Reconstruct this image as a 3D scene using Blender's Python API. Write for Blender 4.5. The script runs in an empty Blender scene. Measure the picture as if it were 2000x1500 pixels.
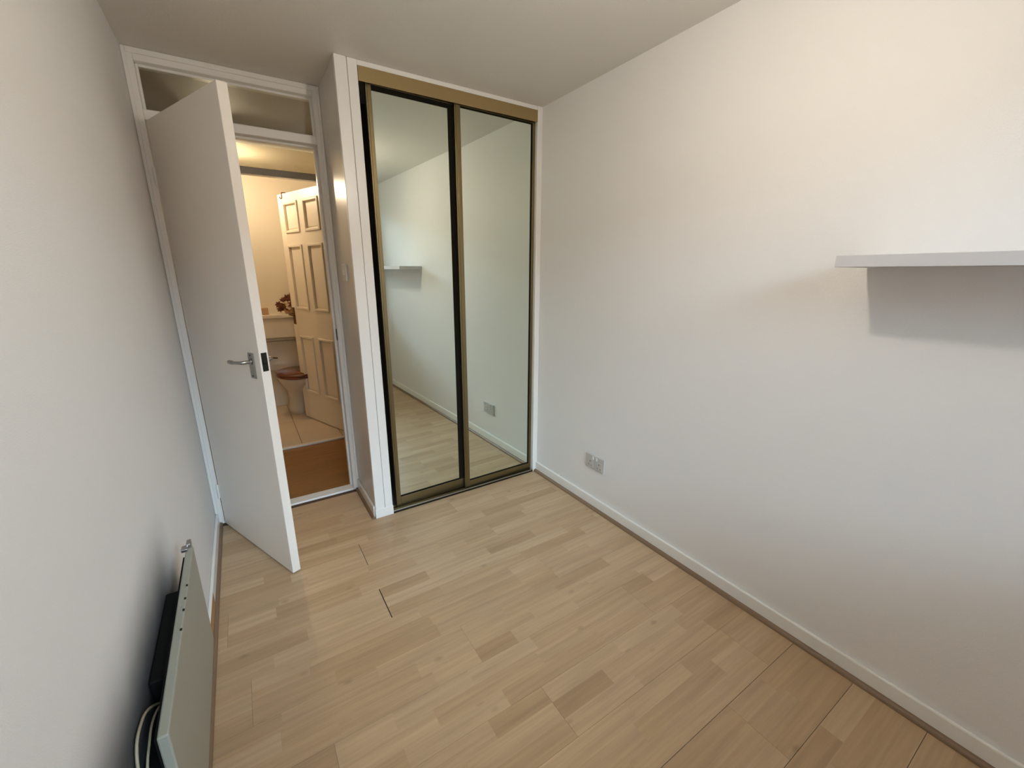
import bpy, bmesh, math, random
from mathutils import Matrix, Vector

# ------------------------------------------------------------------ scene, camera, world, exposure
scene = bpy.context.scene
C = scene.collection
rnd = random.Random(11)

cam_d = bpy.data.cameras.new('camera')
cam_d.sensor_width = 36.0
cam_d.lens = 816.85 / 2000.0 * 36.0
cam_d.clip_start = 0.02
cam = bpy.data.objects.new('camera', cam_d)
C.objects.link(cam)
_f = Vector((0.52157295, 0.81366614, -0.25672762))
_r = Vector((0.841957567, -0.539543495, 0.000522051))
_u = Vector((0.13809094, 0.21642605, 0.96648365))
cam.matrix_world = Matrix(((_r.x, _u.x, -_f.x, -1.60534), (_r.y, _u.y, -_f.y, -2.18150),
                           (_r.z, _u.z, -_f.z, 1.34654), (0, 0, 0, 1)))
scene.camera = cam

world = bpy.data.worlds.new('overcast_sky')
scene.world = world
world.use_nodes = True
bgn = world.node_tree.nodes['Background']
bgn.inputs['Color'].default_value = (0.63, 0.80, 1.0, 1)
bgn.inputs['Strength'].default_value = 12.8

scene.view_settings.view_transform = 'Standard'
scene.view_settings.look = 'None'
scene.view_settings.gamma = 1.0
scene.view_settings.use_curve_mapping = False
scene.view_settings.exposure = 0.53
scene.cycles.diffuse_bounces = 8
scene.cycles.max_bounces = 14

BULB = 232.0          # bedroom bulb emission
BATH = 290.0           # bathroom globe emission

# room constants (metres): wardrobe front y=0, right wall x=0, floor z=0
H = 2.258
WL = -1.8773          # left wall
XR = -1.118           # return wall beside the door
YD = 0.404            # door frame front
YB = -2.85            # back wall with the window

# portal for the window daylight
pl = bpy.data.lights.new('window_portal', 'AREA')
pl.shape = 'RECTANGLE'; pl.size = 1.64; pl.size_y = 1.22
pl.cycles.is_portal = True
plo = bpy.data.objects.new('window_portal', pl)
C.objects.link(plo)
plo.location = (-0.94, YB - 0.11, 1.46)
plo.rotation_euler = (math.radians(90), 0, 0)     # -Z axis looks +Y, into the room

# ------------------------------------------------------------------ materials
def new_mat(name):
    m = bpy.data.materials.new(name)
    m.use_nodes = True
    nt = m.node_tree
    return m, nt, nt.nodes['Principled BSDF']

def paint(name, col, rough=0.5, bump=0.0, bscale=300.0, var=0.03, metallic=0.0, spec=0.5):
    m, nt, b = new_mat(name)
    b.inputs['Roughness'].default_value = rough
    b.inputs['Metallic'].default_value = metallic
    b.inputs['Specular IOR Level'].default_value = spec
    tc = nt.nodes.new('ShaderNodeTexCoord')
    n1 = nt.nodes.new('ShaderNodeTexNoise'); n1.inputs['Scale'].default_value = 3.0
    n1.inputs['Detail'].default_value = 5.0
    nt.links.new(tc.outputs['Object'], n1.inputs['Vector'])
    mx = nt.nodes.new('ShaderNodeMix'); mx.data_type = 'RGBA'
    mx.inputs[6].default_value = (*[c * (1 - var) for c in col], 1)
    mx.inputs[7].default_value = (*[min(1, c * (1 + var)) for c in col], 1)
    nt.links.new(n1.outputs['Fac'], mx.inputs[0])
    nt.links.new(mx.outputs[2], b.inputs['Base Color'])
    if bump > 0:
        n2 = nt.nodes.new('ShaderNodeTexNoise'); n2.inputs['Scale'].default_value = bscale
        n2.inputs['Detail'].default_value = 3.0
        nt.links.new(tc.outputs['Object'], n2.inputs['Vector'])
        bp = nt.nodes.new('ShaderNodeBump'); bp.inputs['Strength'].default_value = bump
        bp.inputs['Distance'].default_value = 0.002
        nt.links.new(n2.outputs['Fac'], bp.inputs['Height'])
        nt.links.new(bp.outputs['Normal'], b.inputs['Normal'])
    return m

def wood(name, ramp, rough=0.42, along='X', grain=1.0, knots=True, randomize=True):
    """ramp: list of (pos, colour) picked by a per-object random value"""
    m, nt, b = new_mat(name)
    L = nt.links.new
    b.inputs['Roughness'].default_value = rough
    tc = nt.nodes.new('ShaderNodeTexCoord')
    oi = nt.nodes.new('ShaderNodeObjectInfo')
    mp = nt.nodes.new('ShaderNodeMapping')
    mp.inputs['Scale'].default_value = (2.2, 55.0, 55.0) if along == 'X' else ((55.0, 2.2, 55.0) if along == 'Y' else (55.0, 55.0, 2.2))
    off = nt.nodes.new('ShaderNodeVectorMath'); off.operation = 'SCALE'
    cv = nt.nodes.new('ShaderNodeCombineXYZ')
    L(oi.outputs['Random'], cv.inputs[0]); L(oi.outputs['Random'], cv.inputs[1])
    L(cv.outputs[0], off.inputs[0]); off.inputs['Scale'].default_value = 37.0
    ad = nt.nodes.new('ShaderNodeVectorMath'); ad.operation = 'ADD'
    L(tc.outputs['Object'], ad.inputs[0]); L(off.outputs[0], ad.inputs[1])
    L(ad.outputs[0], mp.inputs['Vector'])
    cr = nt.nodes.new('ShaderNodeValToRGB')
    e = cr.color_ramp.elements
    while len(e) < len(ramp): e.new(0.5)
    for i, (p, c) in enumerate(ramp):
        e[i].position = p; e[i].color = (*c, 1)
    if randomize: L(oi.outputs['Random'], cr.inputs['Fac'])
    else: cr.inputs['Fac'].default_value = 0.5
    n1 = nt.nodes.new('ShaderNodeTexNoise'); n1.inputs['Scale'].default_value = 1.0
    n1.inputs['Detail'].default_value = 6.0; n1.inputs['Roughness'].default_value = 0.65
    L(mp.outputs[0], n1.inputs['Vector'])
    # slow cathedral figure
    mp2 = nt.nodes.new('ShaderNodeMapping')
    mp2.inputs['Scale'].default_value = (1.6, 14.0, 14.0) if along == 'X' else ((14.0, 1.6, 14.0) if along == 'Y' else (14.0, 14.0, 1.6))
    L(ad.outputs[0], mp2.inputs['Vector'])
    n2 = nt.nodes.new('ShaderNodeTexNoise'); n2.inputs['Scale'].default_value = 1.3; n2.inputs['Detail'].default_value = 3.0
    L(mp2.outputs[0], n2.inputs['Vector'])
    sm = nt.nodes.new('ShaderNodeMath'); sm.operation = 'MULTIPLY_ADD'
    L(n2.outputs['Fac'], sm.inputs[0]); sm.inputs[1].default_value = 0.6; L(n1.outputs['Fac'], sm.inputs[2])
    mr = nt.nodes.new('ShaderNodeMapRange')
    mr.inputs['From Min'].default_value = 0.5; mr.inputs['From Max'].default_value = 1.1
    mr.inputs['To Min'].default_value = 1.0 - 0.22 * grain; mr.inputs['To Max'].default_value = 1.0 + 0.14 * grain
    L(sm.outputs[0], mr.inputs['Value'])
    mu = nt.nodes.new('ShaderNodeMix'); mu.data_type = 'RGBA'; mu.blend_type = 'MULTIPLY'
    mu.inputs[0].default_value = 1.0
    L(cr.outputs['Color'], mu.inputs[6]); L(mr.outputs[0], mu.inputs[7])
    last = mu.outputs[2]
    if knots:
        vo = nt.nodes.new('ShaderNodeTexVoronoi'); vo.inputs['Scale'].default_value = 1.0
        mp3 = nt.nodes.new('ShaderNodeMapping'); mp3.inputs['Scale'].default_value = (5.0, 9.0, 9.0)
        L(ad.outputs[0], mp3.inputs['Vector']); L(mp3.outputs[0], vo.inputs['Vector'])
        kr = nt.nodes.new('ShaderNodeMapRange')
        kr.inputs['From Min'].default_value = 0.03; kr.inputs['From Max'].default_value = 0.11
        kr.inputs['To Min'].default_value = 0.78; kr.inputs['To Max'].default_value = 1.0
        L(vo.outputs['Distance'], kr.inputs['Value'])
        mk = nt.nodes.new('ShaderNodeMix'); mk.data_type = 'RGBA'; mk.blend_type = 'MULTIPLY'
        mk.inputs[0].default_value = 1.0
        L(last, mk.inputs[6]); L(kr.outputs[0], mk.inputs[7])
        last = mk.outputs[2]
    L(last, b.inputs['Base Color'])
    return m

def metal(name, col, rough=0.3, brushed=True):
    m, nt, b = new_mat(name)
    b.inputs['Base Color'].default_value = (*col, 1)
    b.inputs['Metallic'].default_value = 1.0
    b.inputs['Roughness'].default_value = rough
    if brushed:
        tc = nt.nodes.new('ShaderNodeTexCoord')
        mp = nt.nodes.new('ShaderNodeMapping'); mp.inputs['Scale'].default_value = (400, 400, 4)
        n = nt.nodes.new('ShaderNodeTexNoise'); n.inputs['Scale'].default_value = 1.0
        nt.links.new(tc.outputs['Object'], mp.inputs['Vector']); nt.links.new(mp.outputs[0], n.inputs['Vector'])
        mr = nt.nodes.new('ShaderNodeMapRange')
        mr.inputs['To Min'].default_value = rough * 0.8; mr.inputs['To Max'].default_value = rough * 1.25
        nt.links.new(n.outputs['Fac'], mr.inputs['Value']); nt.links.new(mr.outputs[0], b.inputs['Roughness'])
    return m

def pane_glass(name):
    m = bpy.data.materials.new(name); m.use_nodes = True
    nt = m.node_tree; nt.nodes.clear()
    out = nt.nodes.new('ShaderNodeOutputMaterial')
    tr = nt.nodes.new('ShaderNodeBsdfTransparent'); tr.inputs['Color'].default_value = (0.93, 0.95, 0.94, 1)
    gl = nt.nodes.new('ShaderNodeBsdfGlossy'); gl.inputs['Roughness'].default_value = 0.02
    fr = nt.nodes.new('ShaderNodeFresnel'); fr.inputs['IOR'].default_value = 1.5
    mx = nt.nodes.new('ShaderNodeMixShader')
    nt.links.new(fr.outputs[0], mx.inputs[0]); nt.links.new(tr.outputs[0], mx.inputs[1]); nt.links.new(gl.outputs[0], mx.inputs[2])
    nt.links.new(mx.outputs[0], out.inputs['Surface'])
    return m

def emitter(name, col, strength):
    m, nt, b = new_mat(name)
    b.inputs['Base Color'].default_value = (0.9, 0.9, 0.88, 1)
    b.inputs['Emission Color'].default_value = (*col, 1)
    b.inputs['Emission Strength'].default_value = strength
    return m

M = {}
M['wall'] = paint('wall_paint', (0.80, 0.79, 0.782), 0.55, 0.25, 260, 0.015)
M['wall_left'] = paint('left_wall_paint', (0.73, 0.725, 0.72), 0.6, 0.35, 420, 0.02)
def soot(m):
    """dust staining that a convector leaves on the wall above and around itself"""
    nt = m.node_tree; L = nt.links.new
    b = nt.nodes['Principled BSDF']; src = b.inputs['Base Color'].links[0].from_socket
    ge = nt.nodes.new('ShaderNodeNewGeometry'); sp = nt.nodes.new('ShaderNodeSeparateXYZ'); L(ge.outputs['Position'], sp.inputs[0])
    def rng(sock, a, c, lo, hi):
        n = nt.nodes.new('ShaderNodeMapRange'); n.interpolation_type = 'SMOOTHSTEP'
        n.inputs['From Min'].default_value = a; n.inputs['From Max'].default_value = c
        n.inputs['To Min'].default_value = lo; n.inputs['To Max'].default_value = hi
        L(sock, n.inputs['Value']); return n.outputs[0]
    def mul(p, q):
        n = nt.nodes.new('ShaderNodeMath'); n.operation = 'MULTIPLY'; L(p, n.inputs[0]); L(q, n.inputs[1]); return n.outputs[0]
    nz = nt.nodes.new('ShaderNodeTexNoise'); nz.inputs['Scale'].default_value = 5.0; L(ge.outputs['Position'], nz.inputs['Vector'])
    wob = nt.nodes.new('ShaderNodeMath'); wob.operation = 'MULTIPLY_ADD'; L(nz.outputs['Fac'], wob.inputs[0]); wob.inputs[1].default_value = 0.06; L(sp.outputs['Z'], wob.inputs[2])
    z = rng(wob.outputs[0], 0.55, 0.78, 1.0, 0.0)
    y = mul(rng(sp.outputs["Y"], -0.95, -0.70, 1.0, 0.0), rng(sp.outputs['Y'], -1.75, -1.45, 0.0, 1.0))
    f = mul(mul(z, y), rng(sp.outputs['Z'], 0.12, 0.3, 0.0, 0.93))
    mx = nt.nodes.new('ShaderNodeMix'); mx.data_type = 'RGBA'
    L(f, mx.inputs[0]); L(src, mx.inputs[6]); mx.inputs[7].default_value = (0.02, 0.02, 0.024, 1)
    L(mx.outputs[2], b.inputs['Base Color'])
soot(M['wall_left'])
M['ceiling'] = paint('ceiling_paint', (0.70, 0.675, 0.63), 0.5, 0.3, 120, 0.02)
M['gloss'] = paint('white_gloss_woodwork', (0.84, 0.83, 0.80), 0.28, 0.08, 60, 0.02)
M['return'] = paint('return_wall_silk_paint', (0.68, 0.66, 0.63), 0.30, 0.05, 60, 0.02)
M['door'] = paint('door_paint', (0.86, 0.81, 0.745), 0.38, 0.06, 80, 0.015)
M['strip'] = wood('laminate_strip', [(0.0, (0.410, 0.270, 0.148)), (0.15, (0.460, 0.313, 0.180)), (0.5, (0.493, 0.342, 0.203)), (0.85, (0.527, 0.374, 0.228)), (1.0, (0.435, 0.292, 0.164))], 0.40)
M['plank'] = paint('laminate_core', (0.10, 0.06, 0.035), 0.8)
M['bead'] = wood('wood_bead', [(0.0, (0.215, 0.135, 0.08)), (1.0, (0.235, 0.15, 0.09))], 0.45, 'Y', 0.8, False)
M['bead_x'] = wood('wood_bead_dark', [(0.0, (0.22, 0.125, 0.065)), (1.0, (0.24, 0.14, 0.075))], 0.45, 'Y', 0.8, False)
M['hall_floor'] = wood('hall_dark_wood', [(0.0, (0.30, 0.125, 0.03)), (1.0, (0.36, 0.155, 0.04))], 0.35, 'X', 1.4, False)
M['gold'] = metal('gold_anodised_aluminium', (0.25, 0.20, 0.105), 0.36)
M['gold_matt'] = paint('gold_painted_fascia', (0.34, 0.245, 0.11), 0.45, 0.0, 100, 0.03, 0.35)
M['dark_seal'] = paint('black_seal', (0.010, 0.008, 0.005), 0.8, spec=0.12)  # door seals, pin holes, and shade painted as black strips
M['chrome'] = metal('satin_chrome', (0.40, 0.39, 0.37), 0.30)
M['steel_dark'] = metal('dark_latch_steel', (0.045, 0.042, 0.036), 0.45)
M['bronze'] = metal('bronze_handle', (0.14, 0.075, 0.035), 0.4)
M['plastic'] = paint('grey_white_plastic', (0.52, 0.51, 0.49), 0.4)
M['plastic_w'] = paint('white_plastic', (0.78, 0.77, 0.74), 0.35)
M['black'] = paint('black_casing', (0.006, 0.006, 0.006), 0.7, spec=0.15)
M['heater'] = paint('heater_enamel', (0.30, 0.30, 0.25), 0.42, 0.05, 90, 0.05)
M['cable'] = paint('cable_sheath', (0.34, 0.29, 0.205), 0.5)
M['shelf'] = paint('shelf_white', (0.55, 0.54, 0.555), 0.45, 0.04, 90, 0.01)
M['pane'] = pane_glass('clear_pane')
M['bath_wall'] = paint('bath_cream_paint', (0.74, 0.68, 0.56), 0.5, 0.1, 120, 0.02)
M['bath_door'] = paint('bath_door_paint', (0.80, 0.73, 0.62), 0.4, 0.05, 60, 0.015)
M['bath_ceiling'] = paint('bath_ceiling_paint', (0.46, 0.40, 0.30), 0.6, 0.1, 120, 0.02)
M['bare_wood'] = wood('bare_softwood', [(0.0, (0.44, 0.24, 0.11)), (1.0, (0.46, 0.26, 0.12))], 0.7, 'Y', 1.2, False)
M['tile'] = paint('bath_tile', (0.66, 0.53, 0.38), 0.35, 0.05, 40, 0.06)
M['grout'] = paint('tile_grout', (0.30, 0.22, 0.15), 0.8)
M['ceramic'] = paint('white_ceramic', (0.62, 0.56, 0.46), 0.12, 0, 10, 0.01)
M['seat'] = wood('mahogany_seat', [(0.0, (0.16, 0.05, 0.02)), (1.0, (0.18, 0.06, 0.025))], 0.18, 'X', 1.0, False)
M['petal'] = paint('dried_brown_petal', (0.17, 0.06, 0.03), 0.7, 0, 10, 0.3)
M['petal_w'] = paint('cream_petal', (0.75, 0.62, 0.45), 0.7, 0, 10, 0.1)
M['card'] = paint('tan_card', (0.48, 0.30, 0.17), 0.6)
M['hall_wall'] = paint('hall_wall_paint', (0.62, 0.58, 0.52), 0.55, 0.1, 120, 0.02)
M['dark_wood'] = paint('closet_inner_board', (0.20, 0.16, 0.12), 0.7)
M['bulb'] = emitter('bulb_glow', (1.0, 0.885, 0.73), BULB)
M['globe'] = emitter('bath_globe_glow', (1.0, 0.78, 0.52), BATH)
M['brick'] = paint('facade_brick', (0.20, 0.12, 0.085), 0.85, 0, 10, 0.2)
M['ground'] = paint('outdoor_ground', (0.16, 0.17, 0.14), 0.9, 0, 10, 0.2)

def mirror_mat():
    m, nt, b = new_mat('mirror_silvering')
    b.inputs['Base Color'].default_value = (0.79, 0.855, 0.765, 1)
    b.inputs['Metallic'].default_value = 1.0
    b.inputs['Roughness'].default_value = 0.012
    tc = nt.nodes.new('ShaderNodeTexCoord'); n = nt.nodes.new('ShaderNodeTexNoise')
    n.inputs['Scale'].default_value = 2.0
    nt.links.new(tc.outputs['Object'], n.inputs['Vector'])
    mr = nt.nodes.new('ShaderNodeMapRange'); mr.inputs['To Min'].default_value = 0.005; mr.inputs['To Max'].default_value = 0.02
    nt.links.new(n.outputs['Fac'], mr.inputs['Value']); nt.links.new(mr.outputs[0], b.inputs['Roughness'])
    return m
M['mirror'] = mirror_mat()

# ------------------------------------------------------------------ mesh helpers
def bx(bm, x0, x1, y0, y1, z0, z1, bev=0.0, seg=2):
    t = bmesh.new()
    bmesh.ops.create_cube(t, size=1.0)
    for v in t.verts:
        v.co = Vector(((x0 + x1) / 2 + v.co.x * abs(x1 - x0), (y0 + y1) / 2 + v.co.y * abs(y1 - y0), (z0 + z1) / 2 + v.co.z * abs(z1 - z0)))
    if bev > 0:
        bmesh.ops.bevel(t, geom=t.edges[:], offset=bev, segments=seg, affect='EDGES', profile=0.5)
    me = bpy.data.meshes.new('tmp'); t.to_mesh(me); t.free()
    bm.from_mesh(me); bpy.data.meshes.remove(me)
    return bm

def box(*a, **k): return bx(bmesh.new(), *a, **k)

def lathe(bm, prof, c=(0, 0, 0), segs=24, sx=1.0, sy=1.0):
    rings = []
    for r, z in prof:
        rings.append([bm.verts.new((c[0] + r * sx * math.cos(2 * math.pi * i / segs), c[1] + r * sy * math.sin(2 * math.pi * i / segs), c[2] + z)) for i in range(segs)])
    for a, b in zip(rings, rings[1:]):
        for i in range(segs):
            j = (i + 1) % segs
            bm.faces.new((a[i], a[j], b[j], b[i]))
    bm.faces.new(list(reversed(rings[0]))); bm.faces.new(rings[-1])
    return bm

def loft(bm, rings):
    vs = [[bm.verts.new(p) for p in r] for r in rings]
    n = len(vs[0])
    for a, b in zip(vs, vs[1:]):
        for i in range(n):
            j = (i + 1) % n
            bm.faces.new((a[i], a[j], b[j], b[i]))
    bm.faces.new(list(reversed(vs[0]))); bm.faces.new(vs[-1])
    return bm

def tube(bm, pts, r, segs=8):
    pts = [Vector(p) for p in pts]
    rings = []
    up = Vector((0.13, 0.31, 0.94)).normalized()
    for i, p in enumerate(pts):
        d = (pts[min(i + 1, len(pts) - 1)] - pts[max(i - 1, 0)]).normalized()
        a = d.cross(up)
        if a.length < 1e-3: a = d.cross(Vector((1, 0, 0)))
        a.normalize(); b = d.cross(a)
        rr = r[i] if isinstance(r, (list, tuple)) else r
        rings.append([p + a * rr * math.cos(2 * math.pi * k / segs) + b * rr * math.sin(2 * math.pi * k / segs) for k in range(segs)])
    return loft(bm, rings)

def catmull(P, n=6):
    P = [Vector(p) for p in P]; out = []
    for i in range(len(P) - 1):
        p0 = P[max(i - 1, 0)]; p1 = P[i]; p2 = P[i + 1]; p3 = P[min(i + 2, len(P) - 1)]
        for k in range(n):
            t = k / n
            out.append(0.5 * ((2 * p1) + (p2 - p0) * t + (2 * p0 - 5 * p1 + 4 * p2 - p3) * t * t + (3 * p1 - p0 - 3 * p2 + p3) * t ** 3))
    out.append(P[-1]); return out

WM = {}     # world matrix of every Empty / part, so parts may be written in world coordinates

def tag(o, label=None, cat=None, group=None, kind=None):
    if label: o['label'] = label
    if cat: o['category'] = cat
    if group: o['group'] = group
    if kind: o['kind'] = kind
    return o

def thing(name, label, cat, loc=(0, 0, 0), rotz=0.0, group=None, kind=None):
    o = bpy.data.objects.new(name, None)
    o.empty_display_size = 0.05
    C.objects.link(o)
    o.location = loc; o.rotation_euler = (0, 0, rotz)
    WM[o.name] = Matrix.Translation(loc) @ Matrix.Rotation(rotz, 4, 'Z')
    return tag(o, label, cat, group, kind)

def obj(name, bm, mat, parent=None, smooth=False, local=False):
    bmesh.ops.recalc_face_normals(bm, faces=bm.faces[:])
    if parent is not None:
        mw = WM[parent.name]
        if not local: bm.transform(mw.inverted())
        mat_w = mw
    else:
        xs = [v.co.x for v in bm.verts]; ys = [v.co.y for v in bm.verts]; zs = [v.co.z for v in bm.verts]
        org = Vector(((min(xs) + max(xs)) / 2, (min(ys) + max(ys)) / 2, min(zs)))
        bm.transform(Matrix.Translation(-org))
        mat_w = Matrix.Translation(org)
    me = bpy.data.meshes.new(name)
    bm.to_mesh(me); bm.free()
    me.materials.append(M[mat])
    if smooth:
        for p in me.polygons: p.use_smooth = True
    o = bpy.data.objects.new(name, me)
    C.objects.link(o)
    if parent is not None: o.parent = parent
    else: o.location = org
    WM[o.name] = mat_w
    return o

def struct(name, bm, mat, label, cat, parent=None):
    o = obj(name, bm, mat, parent)
    if parent is None: tag(o, label, cat, kind='structure')
    return o

# ------------------------------------------------------------------ bedroom shell
struct('wall_right', box(0, 0.12, YB - 0.12, 0.60, -0.02, H + 0.02), 'wall', 'plain off-white wall to the right carrying the floating shelf', 'wall')
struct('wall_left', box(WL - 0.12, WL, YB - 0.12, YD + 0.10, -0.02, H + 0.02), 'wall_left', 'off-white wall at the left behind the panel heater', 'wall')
b = bmesh.new()      # back wall around the window opening
wx0, wx1, wz0, wz1 = -1.76, -0.12, 0.85, 2.07
bx(b, WL - 0.1, wx0, YB - 0.12, YB, 0, H); bx(b, wx1, 0.1, YB - 0.12, YB, 0, H)
bx(b, wx0, wx1, YB - 0.12, YB, 0, wz0); bx(b, wx0, wx1, YB - 0.12, YB, wz1, H)
struct('wall_back', b, 'wall', 'off-white window wall behind the viewer', 'wall')
struct('ceiling', box(WL - 0.1, 0.1, YB - 0.12, 0.60, H, H + 0.06), 'ceiling', 'off-white bedroom ceiling', 'ceiling')

# partition between wardrobe and door recess
struct('wall_return', box(XR, -1.03, 0.006, 0.52, 0, H), 'return', 'narrow silky return wall between doorway and mirrored wardrobe', 'wall')
# wardrobe back and hall-side walls
struct('wall_wardrobe', box(-1.03, 0.05, 0.50, 0.58, -0.02, H), 'dark_wood', 'dark back wall inside the mirrored wardrobe', 'wall')

# window
w = thing('window_1', 'white framed bedroom window letting in cool daylight', 'window', (-0.98, YB - 0.06, wz0), kind='structure')
for x0, x1, z0, z1 in ((wx0, wx0 + 0.06, wz0, wz1), (wx1 - 0.06, wx1, wz0, wz1), (wx0, wx1, wz0, wz0 + 0.06), (wx0, wx1, wz1 - 0.06, wz1), (-1.0, -0.96, wz0, wz1)):
    obj('window_frame', box(x0, x1, YB - 0.09, YB - 0.04, z0, z1, bev=0.004), 'gloss', w)
obj('pane', box(wx0 + 0.06, -1.0, YB - 0.068, YB - 0.062, wz0 + 0.06, wz1 - 0.06), 'pane', w)
obj('pane', box(-0.96, wx1 - 0.06, YB - 0.068, YB - 0.062, wz0 + 0.06, wz1 - 0.06), 'pane', w)
obj('window_sill', box(wx0 - 0.04, wx1 + 0.04, YB - 0.04, YB + 0.10, wz0 - 0.025, wz0, bev=0.006), 'gloss', w)
struct('ground', box(-25, 25, -45, YB - 0.4, -3.1, -3.0), 'ground', 'dull ground outside below the bedroom window', 'ground')

struct('building', box(-30, 30, -16.0, -14.0, -3.0, 4.0), 'brick', 'plain brick building opposite the bedroom window', 'building')  # added out of view; its height keeps low sky light off the upper walls

# ------------------------------------------------------------------ bedroom floor: planks of three strips
fl = thing('floor', 'light oak three-strip laminate floor', 'floor', (-0.94, -1.4, 0), kind='structure')
obj('subfloor', box(WL - 0.05, 0.05, YB - 0.05, 0.40, -0.05, -0.010), 'plank', fl)
obj('closet_floor', box(-1.03, 0.0, 0.0, 0.50, -0.010, -0.002), 'dark_wood', fl)
PW = 0.187
def row_joint(k):
    if k in (1, 3): return -1.262
    return {0: -0.70, 2: -0.62, 4: -0.55, 5: -1.05, 6: -0.35, 7: -0.93, 8: -1.40, 9: -0.46, 10: -1.12}.get(k, -0.40 - 0.37 * ((k * 7) % 5) / 2.0)
for k in range(-3, 16):
    y1 = -PW * k; y0 = y1 - PW
    y1 = min(y1, 0.400); y0 = max(y0, YB)
    if y1 - y0 < 0.004: continue
    xe = XR if y0 >= -0.001 else 0.0
    g0 = 0.0011 if k in (9, 10, 11) else 0.0004       # some long joints have opened
    j = row_joint(k)
    cuts = sorted(set([WL] + [c for c in (j - 1.2, j, j + 1.2) if WL + 0.02 < c < xe - 0.02] + [xe]))
    for a, c in zip(cuts, cuts[1:]):
        ga = (0.0011 if k == 1 else 0.0020) if (a == j and k in (1, 3)) else 0.0003
        gc = (0.0011 if k == 1 else 0.0020) if (c == j and k in (1, 3)) else 0.0003
        xa, xc = a + (ga if a != WL else 0), c - (gc if c != xe else 0)
        pk = obj('plank', box(xa, xc, y0 + 0.0002, y1 - g0, -0.010, -0.003), 'plank', fl)
        n = 3
        for s in range(n):
            sy0 = y0 + 0.0002 + (y1 - g0 - y0 - 0.0002) * s / n
            sy1 = y0 + 0.0002 + (y1 - g0 - y0 - 0.0002) * (s + 1) / n
            if sy1 - sy0 < 0.01: continue
            # strip ends; each strip is printed in lengths of roughly 0.25 to 0.6 m
            x = xa; first = True
            while x < xc - 1e-4:
                ln = rnd.uniform(0.14, 0.36) if first else rnd.uniform(0.26, 0.46)
                first = False
                e = x + ln
                if xc - e < 0.14: e = xc
                st = obj('strip', box(x, e, sy0, sy1, -0.003, 0.0), 'strip', pk)
                x = e

# skirting boards and beads
def skirting(name, x0, x1, y0, y1, label):
    o = struct(name, box(x0, x1, y0, y1, 0.0, 0.07, bev=0.005), 'gloss', label, 'skirting board')
    return o
skirting('baseboard_right', -0.013, 0.0, YB, -0.002, 'white skirting board along the wall with the shelf')
bl_ = skirting('baseboard_left', WL, WL + 0.013, YB, YD - 0.002, 'white skirting board below the panel heater')
obj('bare_patch', box(WL + 0.0125, WL + 0.0136, -0.50, -0.29, 0.016, 0.066, bev=0.0004), 'bare_wood', bl_)  # thin orange-brown patch set on the skirting face
skirting('baseboard_return', XR - 0.012, XR, 0.012, YD - 0.004, 'short white skirting board on the return wall beside the doorway')
def bead(name, x0, sgn, y0, y1, r, mat, label):
    bm = bmesh.new()
    prof = [(0, 0)] + [(r * math.cos(t), r * math.sin(t)) for t in [i * math.pi / 2 / 6 for i in range(7)]]
    loft(bm, [[Vector((x0 + sgn * px, y, pz + 0.0001)) for px, pz in prof] for y in (y0, y1)])
    return struct(name, bm, mat, label, 'bead')
bead('trim_1', -0.013, -1, YB, -0.004, 0.016, 'bead', 'brown wooden bead at the foot of the skirting below the socket')
bead('trim_2', WL + 0.013, 1, YB, YD - 0.003, 0.014, 'bead', 'brown wooden bead at the foot of the skirting below the heater')
bead('trim_3', XR - 0.012, -1, 0.0, YD - 0.005, 0.014, 'bead_x', 'dark brown bead at the foot of the short return wall')

# ------------------------------------------------------------------ bedroom doorway frame with transom light
fr = thing('trim_4', 'white bedroom door frame with a glazed transom light', 'door frame', ((WL + XR) / 2, YD + 0.05, 0), kind='structure')
JX0, JX1 = -1.8425, -1.1515
y0, y1 = YD, YD + 0.10
def fpart(nm, *a, bev=0.003): return obj(nm, box(*a, bev=bev), 'gloss', fr)
fpart('jamb', WL + 0.0005, JX0, y0, y1, 0, H - 0.0005); fpart('jamb', JX1, XR - 0.0005, y0, y1, 0, H - 0.0005)
fpart('frame_edge', WL + 0.0005, WL + 0.014, y0 - 0.010, y0 + 0.002, 0.071, H - 0.0005)
fpart('frame_edge', XR - 0.014, XR - 0.0005, y0 - 0.010, y0 + 0.002, 0.071, H - 0.0005)
fpart('head', JX0, JX1, y0, y1, 2.212, H - 0.0005); fpart('head_edge', WL + 0.014, XR - 0.014, y0 - 0.010, y0 + 0.002, 2.236, H - 0.0005)
fpart('transom_rail', JX0, JX1, y0, y1, 1.990, 2.030)
fpart('door_stop', JX0, JX0 + 0.012, y0 + 0.042, y0 + 0.075, 0.013, 1.990); fpart('door_stop', JX1 - 0.012, JX1, y0 + 0.042, y0 + 0.075, 0.013, 1.990)
fpart('door_stop', JX0 + 0.012, JX1 - 0.012, y0 + 0.042, y0 + 0.075, 1.978, 1.990)
for a in ((JX0, JX0 + 0.010, 2.030, 2.212), (JX1 - 0.010, JX1, 2.030, 2.212), (JX0 + 0.010, JX1 - 0.010, 2.030, 2.040), (JX0 + 0.010, JX1 - 0.010, 2.202, 2.212)):
    fpart('glazing_bead', a[0], a[1], y0 + 0.034, y0 + 0.046, a[2], a[3], bev=0.002)
obj('pane', box(JX0 + 0.001, JX1 - 0.001, y0 + 0.048, y0 + 0.053, 2.031, 2.211), 'pane', fr)
obj('strike_plate', box(JX1 - 0.002, JX1, y0 + 0.012, y0 + 0.034, 0.965, 1.03, bev=0.0006), 'steel_dark', fr)
obj('threshold', box(JX0, JX1, y0 + 0.0, y0 + 0.075, -0.002, 0.011, bev=0.004), 'gloss', fr)

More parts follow.
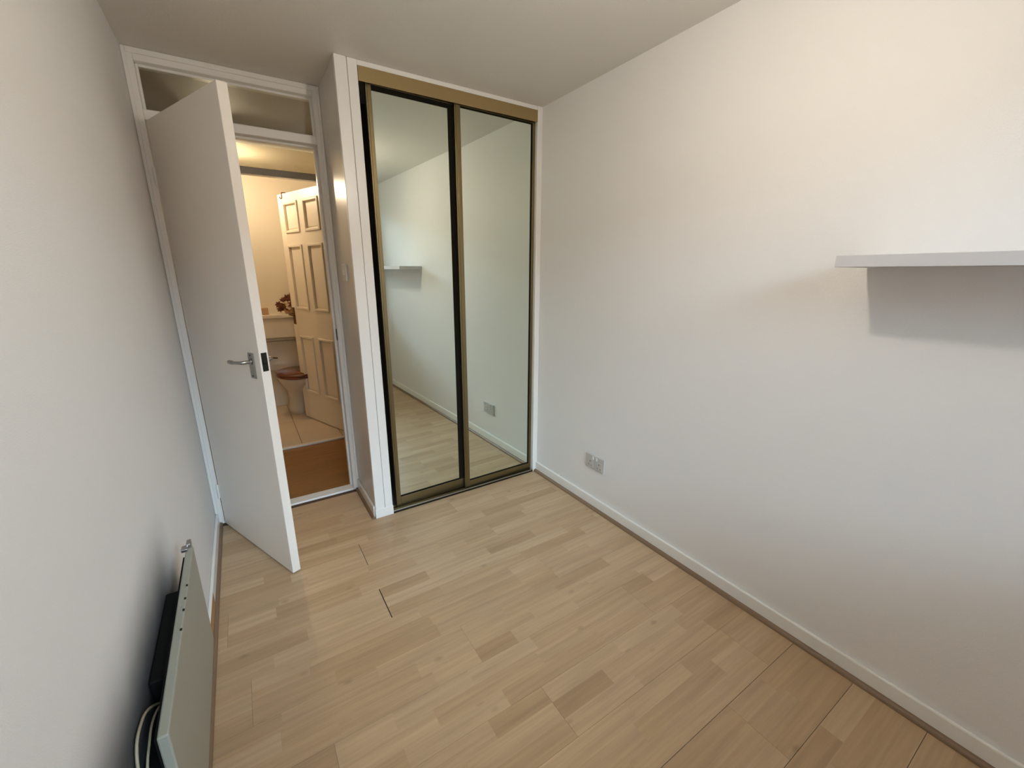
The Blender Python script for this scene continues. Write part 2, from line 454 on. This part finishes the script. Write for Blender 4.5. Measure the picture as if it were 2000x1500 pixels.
# ------------------------------------------------------------------ open bedroom door (flush, hinged on the left)
ang = math.atan2(-0.6595, 0.2735)
dr = thing('door_1', 'open white flush bedroom door with satin lever handle', 'door', (-1.8405, YD - 0.006, 0), ang, kind='structure')
DW, DT = 0.708, 0.036
# local: x along the leaf from hinge to free edge, room face at y=0, hall face at y=+DT
def dp(nm, bm, mat, parent=dr, smooth=False): return obj(nm, bm, mat, parent, smooth, local=True)
dp('leaf', box(0.003, DW, 0, DT, 0.006, 1.984, bev=0.0025), 'door')
pl_ = dp('handle_plate', box(DW - 0.088, DW - 0.046, -0.005, 0.0, 0.925, 1.032, bev=0.0015), 'chrome')
bm = bmesh.new()
lathe(bm, [(0.012, 0), (0.011, 0.004), (0.009, 0.006)], segs=16); bm.transform(Matrix.Translation((DW - 0.067, -0.005, 0.995)) @ Matrix.Rotation(math.pi / 2, 4, 'X'))
dp('rose', bm, 'chrome', pl_, True)
bm = tube(bmesh.new(), catmull([(DW - 0.067, -0.006, 0.995), (DW - 0.067, -0.030, 0.995), (DW - 0.074, -0.043, 0.995), (DW - 0.095, -0.047, 0.994), (DW - 0.130, -0.046, 0.990), (DW - 0.172, -0.044, 0.988)]), [0.0075] * 12 + [0.0065] * 13 + [0.0085] * 6, 10)
dp('lever', bm, 'chrome', pl_, True)
for z in (0.935, 1.022):
    bm = lathe(bmesh.new(), [(0.0035, 0), (0.0035, 0.0012)], segs=10); bm.transform(Matrix.Translation((DW - 0.067, -0.005, z)) @ Matrix.Rotation(math.pi / 2, 4, 'X'))
    dp('screw', bm, 'steel_dark', pl_)
lp = dp('latch_plate', box(DW - 0.0005, DW + 0.0012, 0.007, 0.029, 0.960, 1.036, bev=0.0004), 'steel_dark')
dp('latch_bolt', box(DW + 0.001, DW + 0.009, 0.011, 0.025, 0.990, 1.006, bev=0.002), 'steel_dark', lp)
# handle on the hall face
pl2 = dp('handle_plate', box(DW - 0.088, DW - 0.046, DT, DT + 0.005, 0.925, 1.032, bev=0.0015), 'chrome')
dp('lever', tube(bmesh.new(), catmull([(DW - 0.067, DT + 0.005, 0.995), (DW - 0.067, DT + 0.035, 0.995), (DW - 0.095, DT + 0.046, 0.994), (DW - 0.172, DT + 0.044, 0.988)]), 0.0075, 10), 'chrome', pl2, True)
for z in (0.16, 1.72):
    bm = lathe(bmesh.new(), [(0.005, 0), (0.006, 0.004), (0.006, 0.078), (0.005, 0.082)], (0.0, -0.004, z), segs=12)
    dp('hinge', bm, 'gloss', smooth=True)

# ------------------------------------------------------------------ wardrobe front
jp = thing('trim_5', 'white wardrobe jamb post made of two boards', 'trim', (-1.07, 0.01, 0), kind='structure')
obj('board', box(-1.121, -1.0685, -0.006, 0.020, 0, H - 0.0005, bev=0.003), 'gloss', jp)
obj('board', box(-1.0665, -1.0235, -0.004, 0.016, 0, H - 0.0005, bev=0.003), 'gloss', jp)
obj('plinth', box(-1.1235, -1.022, -0.0085, -0.003, 0.001, 0.056, bev=0.002), 'gloss', jp)
hp_ = struct('trim_6', box(-1.0235, -0.036, 0.0, 0.075, 2.236, H - 0.0005, bev=0.002), 'gloss', 'slim white head board above the gold wardrobe track', 'trim')
struct('trim_7', box(-0.036, -0.0005, -0.003, 0.075, 0.0, H - 0.0005, bev=0.003), 'gloss', 'slim white post between mirrored wardrobe and the shelf wall', 'trim')

tr = thing('sliding_track', 'gold top track fascia above the mirrored sliding doors', 'track', (-0.525, 0.03, 2.175))
obj('fascia', box(-1.0225, -0.0365, -0.004, -0.001, 2.175, 2.2355, bev=0.001), 'gold_matt', tr)
obj('channel', box(-1.0225, -0.0365, -0.001, 0.070, 2.226, 2.2355), 'gold', tr)
for yy in (0.0275, 0.060):
    obj('runner_lip', box(-1.0225, -0.0365, yy, yy + 0.0012, 2.206, 2.226), 'gold', tr)
tb = thing('sliding_track', 'low gold bottom track on the floor under the mirrored doors', 'track', (-0.525, 0.03, 0))
obj('track_base', box(-1.0225, -0.0365, 0.0, 0.066, -0.004, 0.005), 'gold', tb)
obj('seal', box(-1.0225, -0.0365, -0.003, 0.0, 0.0, 0.009), 'dark_seal', tb)  # black strip painting in the dark gap at the floor
obj('runner_lip', box(-1.0225, -0.0365, -0.0035, 0.0012, 0.010, 0.018, bev=0.0008), 'chrome', tb)
obj('runner_lip', box(-1.0225, -0.0365, 0.030, 0.0315, 0.005, 0.010, bev=0.0004), 'gold', tb)
obj('runner_lip', box(-1.0225, -0.0365, 0.060, 0.0615, 0.005, 0.010, bev=0.0004), 'gold', tb)

def mirror_door(label, xc, half, my, yaw, tilt, zb, zt, sl, sr, rb, rt, el, er, eb, et):
    """a gold framed sliding mirror; local x across, y into the wardrobe, z up; s*/r* frame widths, e* black seal widths"""
    t = thing('mirror_door', label, 'sliding door', (xc, my, 0), yaw, group='mirrored sliding wardrobe doors')
    T = Matrix.Translation((0, 0, 1.1)) @ Matrix.Rotation(tilt, 4, 'X') @ Matrix.Translation((0, 0, -1.1))
    def p(nm, bm, mat, par=t):
        bm.transform(T); return obj(nm, bm, mat, par, local=True)
    def stile(x0, x1):
        bm = bmesh.new()
        bx(bm, x0, x1, -0.004, 0.012, zb, zt, bev=0.0012)
        bx(bm, x0 + (x1 - x0) * 0.28, x0 + (x1 - x0) * 0.72, -0.0068, -0.0035, zb, zt, bev=0.001)   # raised rib of the extrusion
        return p('stile', bm, 'gold')
    s1 = stile(-half, -half + sl); s2 = stile(half - sr, half)
    r1 = p('bottom_rail', box(-half + sl, half - sr, -0.0045, 0.011, zb, zb + rb, bev=0.0012), 'gold')
    r2 = p('top_rail', box(-half + sl, half - sr, -0.0045, 0.011, zt - rt, zt, bev=0.0012), 'gold')
    x0, x1, z0, z1 = -half + sl, half - sr, zb + rb, zt - rt
    p('seal', box(x0, x1, -0.0022, 0.001, z0, z0 + eb), 'dark_seal', r1)
    p('seal', box(x0, x1, -0.0022, 0.001, z1 - et, z1), 'dark_seal', r2)
    if el: p('seal', box(x0, x0 + el, -0.0022, 0.001, z0 + eb, z1 - et), 'dark_seal', s1)
    if er: p('seal', box(x1 - er, x1, -0.0022, 0.001, z0 + eb, z1 - et), 'dark_seal', s2)
    p('mirror_pane', box(x0, x1, 0.0, 0.004, z0, z1), 'mirror')
    return t
mirror_door('left mirrored sliding wardrobe door, set behind, reflecting the shelf', -0.7575, 0.2325, 0.0318, 0.0289, 0.0045, 0.014, 2.200, 0.026, 0.020, 0.060, 0.022, 0, 0.034, 0.009, 0.022)  # its wide black strips at top and right paint in the shade there
mirror_door('right mirrored sliding wardrobe door, in front, reflecting the wall socket', -0.2945, 0.2565, 0.0200, 0.0170, 0.0021, 0.012, 2.195, 0.034, 0.017, 0.046, 0.022, 0, 0.010, 0.008, 0.008)

# ------------------------------------------------------------------ wall fittings
so = thing('double_socket', 'grey-white double power socket low on the wall beside the wardrobe', 'socket', (0, -0.576, 0.287))
obj('plate', box(-0.010, 0.0, -0.649, -0.503, 0.244, 0.330, bev=0.003), 'plastic', so)
for yc in (-0.612, -0.540):
    hl = obj('outlet', box(-0.0112, -0.0095, yc - 0.024, yc + 0.024, 0.252, 0.300, bev=0.0006), 'plastic', so)
    obj('pin_hole', box(-0.0116, -0.0109, yc - 0.002, yc + 0.002, 0.284, 0.293), 'dark_seal', hl)
    obj('pin_hole', box(-0.0116, -0.0109, yc - 0.014, yc - 0.008, 0.263, 0.267), 'dark_seal', hl)
    obj('pin_hole', box(-0.0116, -0.0109, yc + 0.008, yc + 0.014, 0.263, 0.267), 'dark_seal', hl)
for yc in (-0.590, -0.562):
    obj('rocker_switch', box(-0.0135, -0.0095, yc - 0.006, yc + 0.006, 0.304, 0.322, bev=0.0012), 'plastic_w', so)
sw = thing('light_switch', 'small white light switch on the return wall beside the doorway', 'switch', (XR, 0.19, 1.305))
obj('plate', box(XR - 0.009, XR, 0.147, 0.233, 1.305, 1.391, bev=0.003), 'plastic_w', sw)
obj('rocker_switch', box(XR - 0.0135, XR - 0.008, 0.183, 0.197, 1.336, 1.360, bev=0.0015), 'plastic_w', sw)

sh = thing('floating_shelf', 'white floating shelf casting a shadow on the wall', 'shelf', (-0.11, -2.25, 1.362))
obj('board', box(-0.2207, -0.0005, YB + 0.004, -1.6567, 1.362, 1.3925, bev=0.0015), 'shelf', sh)
obj('edge_strip', box(-0.2216, -0.2206, YB + 0.004, -1.6570, 1.3625, 1.3920, bev=0.0003), 'shelf', sh)

# ------------------------------------------------------------------ panel heater
he = thing('panel_heater', 'flat grey-green electric panel heater mounted low on the left wall', 'heater', (-1.85, -1.05, 0.20))
HX = -1.8225
def yawed(bm):   # far end a touch nearer the wall
    bm.transform(Matrix.Translation((HX, -1.05, 0)) @ Matrix.Rotation(0.010, 4, 'Z') @ Matrix.Translation((-HX, 1.05, 0)))
    return bm
fp = obj('front_panel', yawed(box(HX - 0.018, HX, -1.374, -0.735, 0.200, 0.546, bev=0.003)), 'heater', he)
for yy, zz in ((-0.93, 0.5445), (-0.985, 0.5445), (-1.03, 0.5445), (-1.10, 0.5445)):
    obj('paint_chip', yawed(box(HX - 0.005, HX - 0.0005, yy - 0.004, yy + 0.004, zz, zz + 0.0022, bev=0.0005)), 'steel_dark', fp)
bc = bmesh.new()
bx(bc, -1.8768, HX - 0.019, -1.200, -0.90, 0.215, 0.520, bev=0.004); bx(bc, -1.8768, HX - 0.019, -1.366, -1.196, 0.215, 0.458, bev=0.004)
obj('back_case', yawed(bc), 'black', he)
obj('back_plate', yawed(box(HX - 0.0225, HX - 0.0185, -1.368, -0.775, 0.210, 0.540)), 'black', he)
obj('wall_bracket', box(-1.8768, HX - 0.020, -0.812, -0.775, 0.25, 0.30, bev=0.002), 'black', he)
obj('wall_bracket', box(-1.8768, HX - 0.020, -1.345, -1.31, 0.25, 0.30, bev=0.002), 'black', he)
bk = bmesh.new()
bx(bk, HX - 0.019, HX - 0.008, -0.742, -0.712, 0.532, 0.560, bev=0.002); bx(bk, HX - 0.030, HX - 0.014, -0.760, -0.735, 0.546, 0.556, bev=0.002)
obj('end_clip', bk, 'chrome', he)
obj('cable', tube(bmesh.new(), catmull([(-1.850, -1.205, 0.455), (-1.862, -1.222, 0.482), (-1.868, -1.26, 0.512), (-1.8705, -1.296, 0.526), (-1.8715, -1.345, 0.524), (-1.8715, -1.374, 0.475), (-1.871, -1.382, 0.40), (-1.870, -1.388, 0.25), (-1.862, -1.395, 0.08)]), 0.0027, 8), 'cable', he, True)
obj('cable', tube(bmesh.new(), catmull([(-1.846, -1.205, 0.455), (-1.854, -1.235, 0.488), (-1.859, -1.275, 0.503), (-1.861, -1.320, 0.498), (-1.862, -1.372, 0.455), (-1.861, -1.380, 0.25), (-1.852, -1.39, 0.08)]), 0.0023, 8), 'cable', he, True)

# ------------------------------------------------------------------ bedroom pendant (just above the picture's edge)
LX, LY, LZ = -0.90, -1.53, 1.975
pd = thing('pendant_lamp', 'bare glowing bulb hanging from the bedroom ceiling', 'lamp', (LX, LY, LZ - 0.035))
obj('ceiling_rose', lathe(bmesh.new(), [(0.045, 0), (0.045, -0.012), (0.030, -0.026), (0.008, -0.032)], (LX, LY, H), 24), 'plastic_w', pd, True)
obj('cord', tube(bmesh.new(), [(LX, LY, H - 0.03), (LX, LY, LZ + 0.085)], 0.003, 8), 'plastic_w', pd, True)
obj('lamp_holder', lathe(bmesh.new(), [(0.010, 0.090), (0.016, 0.080), (0.018, 0.052), (0.013, 0.045)], (LX, LY, LZ), 20), 'plastic_w', pd, True)
obj('bulb', lathe(bmesh.new(), [(0.004, -0.036), (0.016, -0.032), (0.027, -0.020), (0.031, -0.004), (0.028, 0.014), (0.019, 0.032), (0.013, 0.044)], (LX, LY, LZ), 24), 'bulb', pd, True)

# ------------------------------------------------------------------ hall
struct('floor', box(-3.0, 0.4, 0.40, 1.46, -0.06, -0.008), 'hall_floor', 'dark brown wooden floor of the hall beyond the doorway', 'floor')
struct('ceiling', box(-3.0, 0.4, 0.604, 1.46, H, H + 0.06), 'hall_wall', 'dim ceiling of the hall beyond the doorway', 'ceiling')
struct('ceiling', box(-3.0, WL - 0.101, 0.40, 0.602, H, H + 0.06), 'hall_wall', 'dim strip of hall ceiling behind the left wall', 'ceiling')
struct('wall_hall_near', box(-3.0, WL - 0.0005, YD + 0.101, YD + 0.18, -0.02, H), 'hall_wall', 'hall wall backing onto the bedroom left of the doorway', 'wall')
struct('wall_hall_right', box(0.05, 0.13, 0.50, 1.46, -0.02, H), 'hall_wall', 'wall closing the right end of the hall', 'wall')
struct('wall_hall_left', box(-3.05, -2.97, YD + 0.10, 1.46, -0.02, H), 'hall_wall', 'wall closing the left end of the hall', 'wall')
BY0, BY1 = 1.37, 1.45                 # wall between hall and bathroom
BX0, BX1 = -1.655, -0.915             # clear opening
b = bmesh.new()
bx(b, -3.0, BX0 - 0.035, BY0, BY1, -0.02, H); bx(b, BX1 + 0.035, 0.13, BY0, BY1, -0.02, H)
bx(b, BX0 - 0.035, BX1 + 0.035, BY0, BY1, 2.225, H)
struct('wall_hall_far', b, 'hall_wall', 'hall wall around the bathroom doorway', 'wall')
bf = thing('trim_8', 'white bathroom door frame across the hall with a glazed transom', 'door frame', (-1.285, 1.41, 0), kind='structure')
def bpart(nm, *a): return obj(nm, box(*a, bev=0.003), 'gloss', bf)
bpart('jamb', BX0 - 0.035, BX0, BY0 - 0.006, BY1, -0.008, 2.225); bpart('jamb', BX1, BX1 + 0.035, BY0 - 0.006, BY1, -0.008, 2.225)
bpart('head', BX0, BX1, BY0 - 0.006, BY1, 2.19, 2.225); bpart('transom_rail', BX0, BX1, BY0 - 0.006, BY1 - 0.03, 1.988, 2.034)
obj('pane', box(BX0, BX1, BY0 + 0.03, BY0 + 0.035, 2.034, 2.19), 'pane', bf)
obj('threshold', box(BX0, BX1, BY0 - 0.006, BY0 + 0.030, -0.008, 0.006, bev=0.003), 'bath_door', bf)

# ------------------------------------------------------------------ bathroom
YBB = 2.65
struct('wall_bath_back', box(-2.35, -0.74, YBB, YBB + 0.08, -0.02, H + 0.02), 'bath_wall', 'cream bathroom wall behind the toilet', 'wall')
struct('wall_bath_left', box(-2.38, -2.30, BY1, YBB, -0.02, H + 0.02), 'bath_wall', 'cream left wall of the bathroom', 'wall')
struct('wall_bath_right', box(-0.82, -0.74, BY1, YBB, -0.02, H + 0.02), 'bath_wall', 'cream bathroom wall behind the six-panel door', 'wall')
struct('wall_bath_front', box(-2.35, BX0 - 0.036, BY1 + 0.0005, BY1 + 0.02, -0.02, H), 'bath_wall', 'inner face of the bathroom wall beside its doorway', 'wall')
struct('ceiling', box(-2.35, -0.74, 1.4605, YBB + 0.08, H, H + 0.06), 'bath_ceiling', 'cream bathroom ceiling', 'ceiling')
bfl = thing('floor', 'beige tiled bathroom floor', 'floor', (-1.5, 2.0, 0), kind='structure')
obj('grout_bed', box(-2.32, -0.80, 1.40, YBB, -0.05, -0.0035), 'grout', bfl)
TS = 0.315
for i in range(5):
    for j in range(5):
        x0 = -2.31 + i * TS + 0.135 - 0.10; yy0 = 1.402 + j * TS
        x1 = min(x0 + TS - 0.005, -0.822); yy1 = min(yy0 + TS - 0.005, YBB)
        if x1 - x0 < 0.02 or yy1 - yy0 < 0.02: continue
        obj('tile', box(x0, x1, yy0, yy1, -0.008, -0.0005 - 0.0006 * ((i * 3 + j * 5) % 3), bev=0.0015, seg=1), 'tile', bfl)

# boxed ledge over the cistern
lg = thing('boxed_ledge', 'cream boxed ledge above the toilet cistern', 'ledge', (-1.56, 2.53, 0.737))
obj('front_panel', box(-2.298, -0.822, 2.432, YBB - 0.001, 0.737, 0.925, bev=0.003), 'bath_wall', lg)
obj('ledge_top', box(-2.298, -0.822, 2.415, YBB - 0.001, 0.925, 0.957, bev=0.005), 'bath_wall', lg)

# toilet
TX = -1.225
to = thing('toilet', 'cream toilet with brown wooden seat under the boxed ledge', 'toilet', (TX, 2.3, 0))
def oval(cx, cy, a, bfr, bbk, z, n=28):
    return [Vector((cx + a * math.cos(2 * math.pi * i / n), cy + (bbk if math.sin(2 * math.pi * i / n) > 0 else bfr) * math.sin(2 * math.pi * i / n), z)) for i in range(n)]
bm = loft(bmesh.new(), [oval(TX, 2.37, 0.115, 0.13, 0.15, -0.0005), oval(TX, 2.37, 0.11, 0.125, 0.15, 0.05), oval(TX, 2.36, 0.095, 0.12, 0.15, 0.15), oval(TX, 2.33, 0.11, 0.15, 0.16, 0.24), oval(TX, 2.29, 0.16, 0.22, 0.19, 0.33), oval(TX, 2.27, 0.178, 0.245, 0.205, 0.38), oval(TX, 2.27, 0.178, 0.245, 0.205, 0.395)])
obj('pan', bm, 'ceramic', to, True)
bm = loft(bmesh.new(), [oval(TX, 2.265, 0.183, 0.245, 0.20, 0.395), oval(TX, 2.265, 0.188, 0.25, 0.205, 0.402), oval(TX, 2.265, 0.186, 0.248, 0.205, 0.414)])
obj('seat', bm, 'seat', to, True)
bm = loft(bmesh.new(), [oval(TX, 2.265, 0.184, 0.245, 0.203, 0.416), oval(TX, 2.265, 0.188, 0.25, 0.205, 0.422), oval(TX, 2.265, 0.186, 0.247, 0.203, 0.434), oval(TX, 2.265, 0.165, 0.225, 0.185, 0.441)])
obj('lid', bm, 'seat', to, True)
for s in (-0.075, 0.075):
    obj('seat_hinge', box(TX + s - 0.012, TX + s + 0.012, 2.455, 2.485, 0.397, 0.425, bev=0.004), 'chrome', to)
ci = obj('cistern', box(TX - 0.245, TX + 0.245, 2.488, YBB - 0.002, 0.40, 0.700, bev=0.02), 'ceramic', to)
obj('cistern_lid', box(TX - 0.255, TX + 0.255, 2.478, YBB - 0.002, 0.700, 0.732, bev=0.008), 'ceramic', ci)
obj('flush_lever', tube(bmesh.new(), catmull([(TX - 0.20, 2.488, 0.545), (TX - 0.20, 2.468, 0.545), (TX - 0.185, 2.460, 0.543), (TX - 0.14, 2.460, 0.537)]), 0.007, 8), 'bronze', ci, True)
obj('soil_pipe', tube(bmesh.new(), [(TX, 2.40, 0.18), (TX, YBB - 0.001, 0.18)], 0.052, 16), 'ceramic', to, True)

# things on the ledge
obj_c = obj('small_box', box(-1.452, -1.385, 2.47, 2.53, 0.9575, 1.022, bev=0.004), 'card')
tag(obj_c, 'small tan box on the bathroom ledge', 'box')
fa = thing('flower_arrangement', 'brown and cream dried flower arrangement on the bathroom ledge', 'flowers', (-1.205, 2.52, 0.9575))
obj('pot', lathe(bmesh.new(), [(0.032, 0.0), (0.045, 0.030), (0.050, 0.050), (0.044, 0.052)], (-1.205, 2.52, 0.9575), 18), 'card', fa, True)
fr_ = random.Random(4)
def blossom(c, r, cream):
    bm = bmesh.new()
    n = 7
    for ring, (tilt, k) in enumerate(((0.35, 1.0), (0.85, 0.75))):
        for i in range(n):
            a = 2 * math.pi * (i + 0.5 * ring) / n
            d = Vector((math.cos(a) * math.cos(tilt), math.sin(a) * math.cos(tilt), math.sin(tilt)))
            s = Vector((-math.sin(a), math.cos(a), 0))
            nrm = d.cross(s)
            pts = [Vector((0, 0, 0)), d * r * k * 0.55 + s * r * 0.30 + nrm * r * 0.10, d * r * k, d * r * k * 0.55 - s * r * 0.30 + nrm * r * 0.10]
            v0 = [bm.verts.new(p) for p in pts]; v1 = [bm.verts.new(p - nrm * 0.0025) for p in pts]
            bm.faces.new(v0); bm.faces.new(list(reversed(v1)))
            for q in range(4): bm.faces.new((v0[q], v1[q], v1[(q + 1) % 4], v0[(q + 1) % 4]))
    ax = Vector((fr_.uniform(-0.6, 0.6), -1.0 + fr_.uniform(-0.2, 0.4), fr_.uniform(0.1, 0.9))).normalized()
    bm.transform(Matrix.Translation(c) @ Vector((0, 0, 1)).rotation_difference(ax).to_matrix().to_4x4())
    return obj('blossom', bm, 'petal_w' if cream else 'petal', fa)
spots = [(-1.285, 2.51, 1.045), (-1.245, 2.50, 1.085), (-1.205, 2.50, 1.105), (-1.165, 2.50, 1.095), (-1.135, 2.51, 1.060), (-1.255, 2.49, 1.030), (-1.215, 2.48, 1.050), (-1.175, 2.48, 1.045), (-1.225, 2.49, 1.005), (-1.165, 2.49, 1.005), (-1.130, 2.50, 1.010), (-1.275, 2.50, 1.000), (-1.160, 2.53, 1.130), (-1.200, 2.48, 1.020), (-1.145, 2.52, 1.150)]
for i, s in enumerate(spots):
    blossom(Vector(s), fr_.uniform(0.036, 0.048) if i not in (6, 14) else 0.028, i in (6, 13, 14))
    obj('stem', tube(bmesh.new(), [(-1.205 + (s[0] + 1.205) * 0.2, 2.52, 0.985), ((s[0] - 1.205) / 2, 2.52, (s[2] + 0.98) / 2), (s[0], s[1] + 0.005, s[2])], 0.002, 5), 'petal', fa)

# six-panel bathroom door, opened inwards
hx, hy = -0.930, 1.452
u = Vector((-0.338, 0.941)).normalized()
d2 = thing('door_2', 'cream six-panel bathroom door standing open', 'door', (hx, hy, 0), math.atan2(u.y, u.x), kind='structure')
W2, T2 = 0.738, 0.036
# local x from hinge to free edge; visible (camera) face at y=+T2? the left face -> local +y side
ST = 0.088
rails = [(0.008, 0.27), (0.80, 1.035), (1.575, 1.672), (1.915, 1.985)]
cols = [(ST, 0.325), (0.412, W2 - ST)]
rows = [(0.27, 0.80), (1.035, 1.575), (1.672, 1.915)]
def d2p(nm, bm, mat, parent=d2, smooth=False): return obj(nm, bm, mat, parent, smooth, local=True)
d2p('stile', box(0.002, ST, 0, T2, 0.008, 1.985, bev=0.0015), 'bath_door'); d2p('stile', box(W2 - ST, W2, 0, T2, 0.008, 1.985, bev=0.0015), 'bath_door')
for z0, z1 in rails: d2p('rail', box(ST, W2 - ST, 0.0002, T2 - 0.0002, z0, z1), 'bath_door')
for z0, z1 in rows: d2p('muntin', box(0.325, 0.412, 0.0002, T2 - 0.0002, z0, z1), 'bath_door')
for x0, x1 in cols:
    for z0, z1 in rows:
        pn = d2p('door_panel', box(x0, x1, 0.012, T2 - 0.012, z0, z1), 'bath_door')
        d2p('raised_field', box(x0 + 0.030, x1 - 0.030, 0.006, T2 - 0.006, z0 + 0.030, z1 - 0.030, bev=0.005, seg=1), 'bath_door', pn)
        for s in (0, 1):
            ya, yb = (T2 - 0.012, T2 + 0.010) if s else (-0.010, 0.012)
            for a in ((x0, x0 + 0.020, z0, z1), (x1 - 0.020, x1, z0, z1), (x0 + 0.020, x1 - 0.020, z0, z0 + 0.020), (x0 + 0.020, x1 - 0.020, z1 - 0.020, z1)):
                d2p('moulding', box(a[0], a[1], ya, yb, a[2], a[3], bev=0.004), 'bath_door', pn)
for s in (0, 1):
    ya, yb = (T2, T2 + 0.006) if s else (-0.006, 0.0)
    hpz = d2p('handle_plate', box(W2 - 0.052, W2 - 0.014, ya, yb, 0.895, 1.045, bev=0.002), 'bronze')
    sg = 1 if s else -1
    yb_ = yb if s else ya
    d2p('lever', tube(bmesh.new(), catmull([(W2 - 0.033, yb_, 0.985), (W2 - 0.033, yb_ + sg * 0.032, 0.985), (W2 - 0.052, yb_ + sg * 0.044, 0.984), (W2 - 0.13, yb_ + sg * 0.042, 0.980)]), 0.0075, 10), 'bronze', hpz, True)
hk = bmesh.new(); tube(hk, catmull([(W2 - 0.09, -0.003, 1.93), (W2 - 0.09, -0.003, 1.990), (W2 - 0.09, 0.018, 1.996), (W2 - 0.09, T2 + 0.003, 1.990), (W2 - 0.09, T2 + 0.004, 1.955), (W2 - 0.09, T2 + 0.014, 1.945), (W2 - 0.09, T2 + 0.022, 1.960)]), 0.0035, 8)
d2p('door_hook', hk, 'bronze', smooth=True)

# bathroom bulb on a short pendant
BLX, BLY, BLZ = -1.530, 2.02, 2.060
gl = thing('pendant_lamp', 'glowing warm bulb hanging from the bathroom ceiling', 'lamp', (BLX, BLY, BLZ - 0.03))
obj('ceiling_rose', lathe(bmesh.new(), [(0.045, 0), (0.045, -0.012), (0.030, -0.024), (0.006, -0.028)], (BLX, BLY, H), 24), 'plastic_w', gl, True)
obj('cord', tube(bmesh.new(), [(BLX, BLY, H - 0.026), (BLX, BLY, BLZ + 0.07)], 0.003, 8), 'plastic_w', gl, True)
obj('lamp_holder', lathe(bmesh.new(), [(0.008, 0.076), (0.015, 0.068), (0.017, 0.046), (0.012, 0.040)], (BLX, BLY, BLZ), 20), 'plastic_w', gl, True)
obj('bulb', lathe(bmesh.new(), [(0.004, -0.031), (0.014, -0.028), (0.025, -0.016), (0.028, -0.002), (0.025, 0.013), (0.017, 0.028), (0.012, 0.040)], (BLX, BLY, BLZ), 24), 'globe', gl, True)
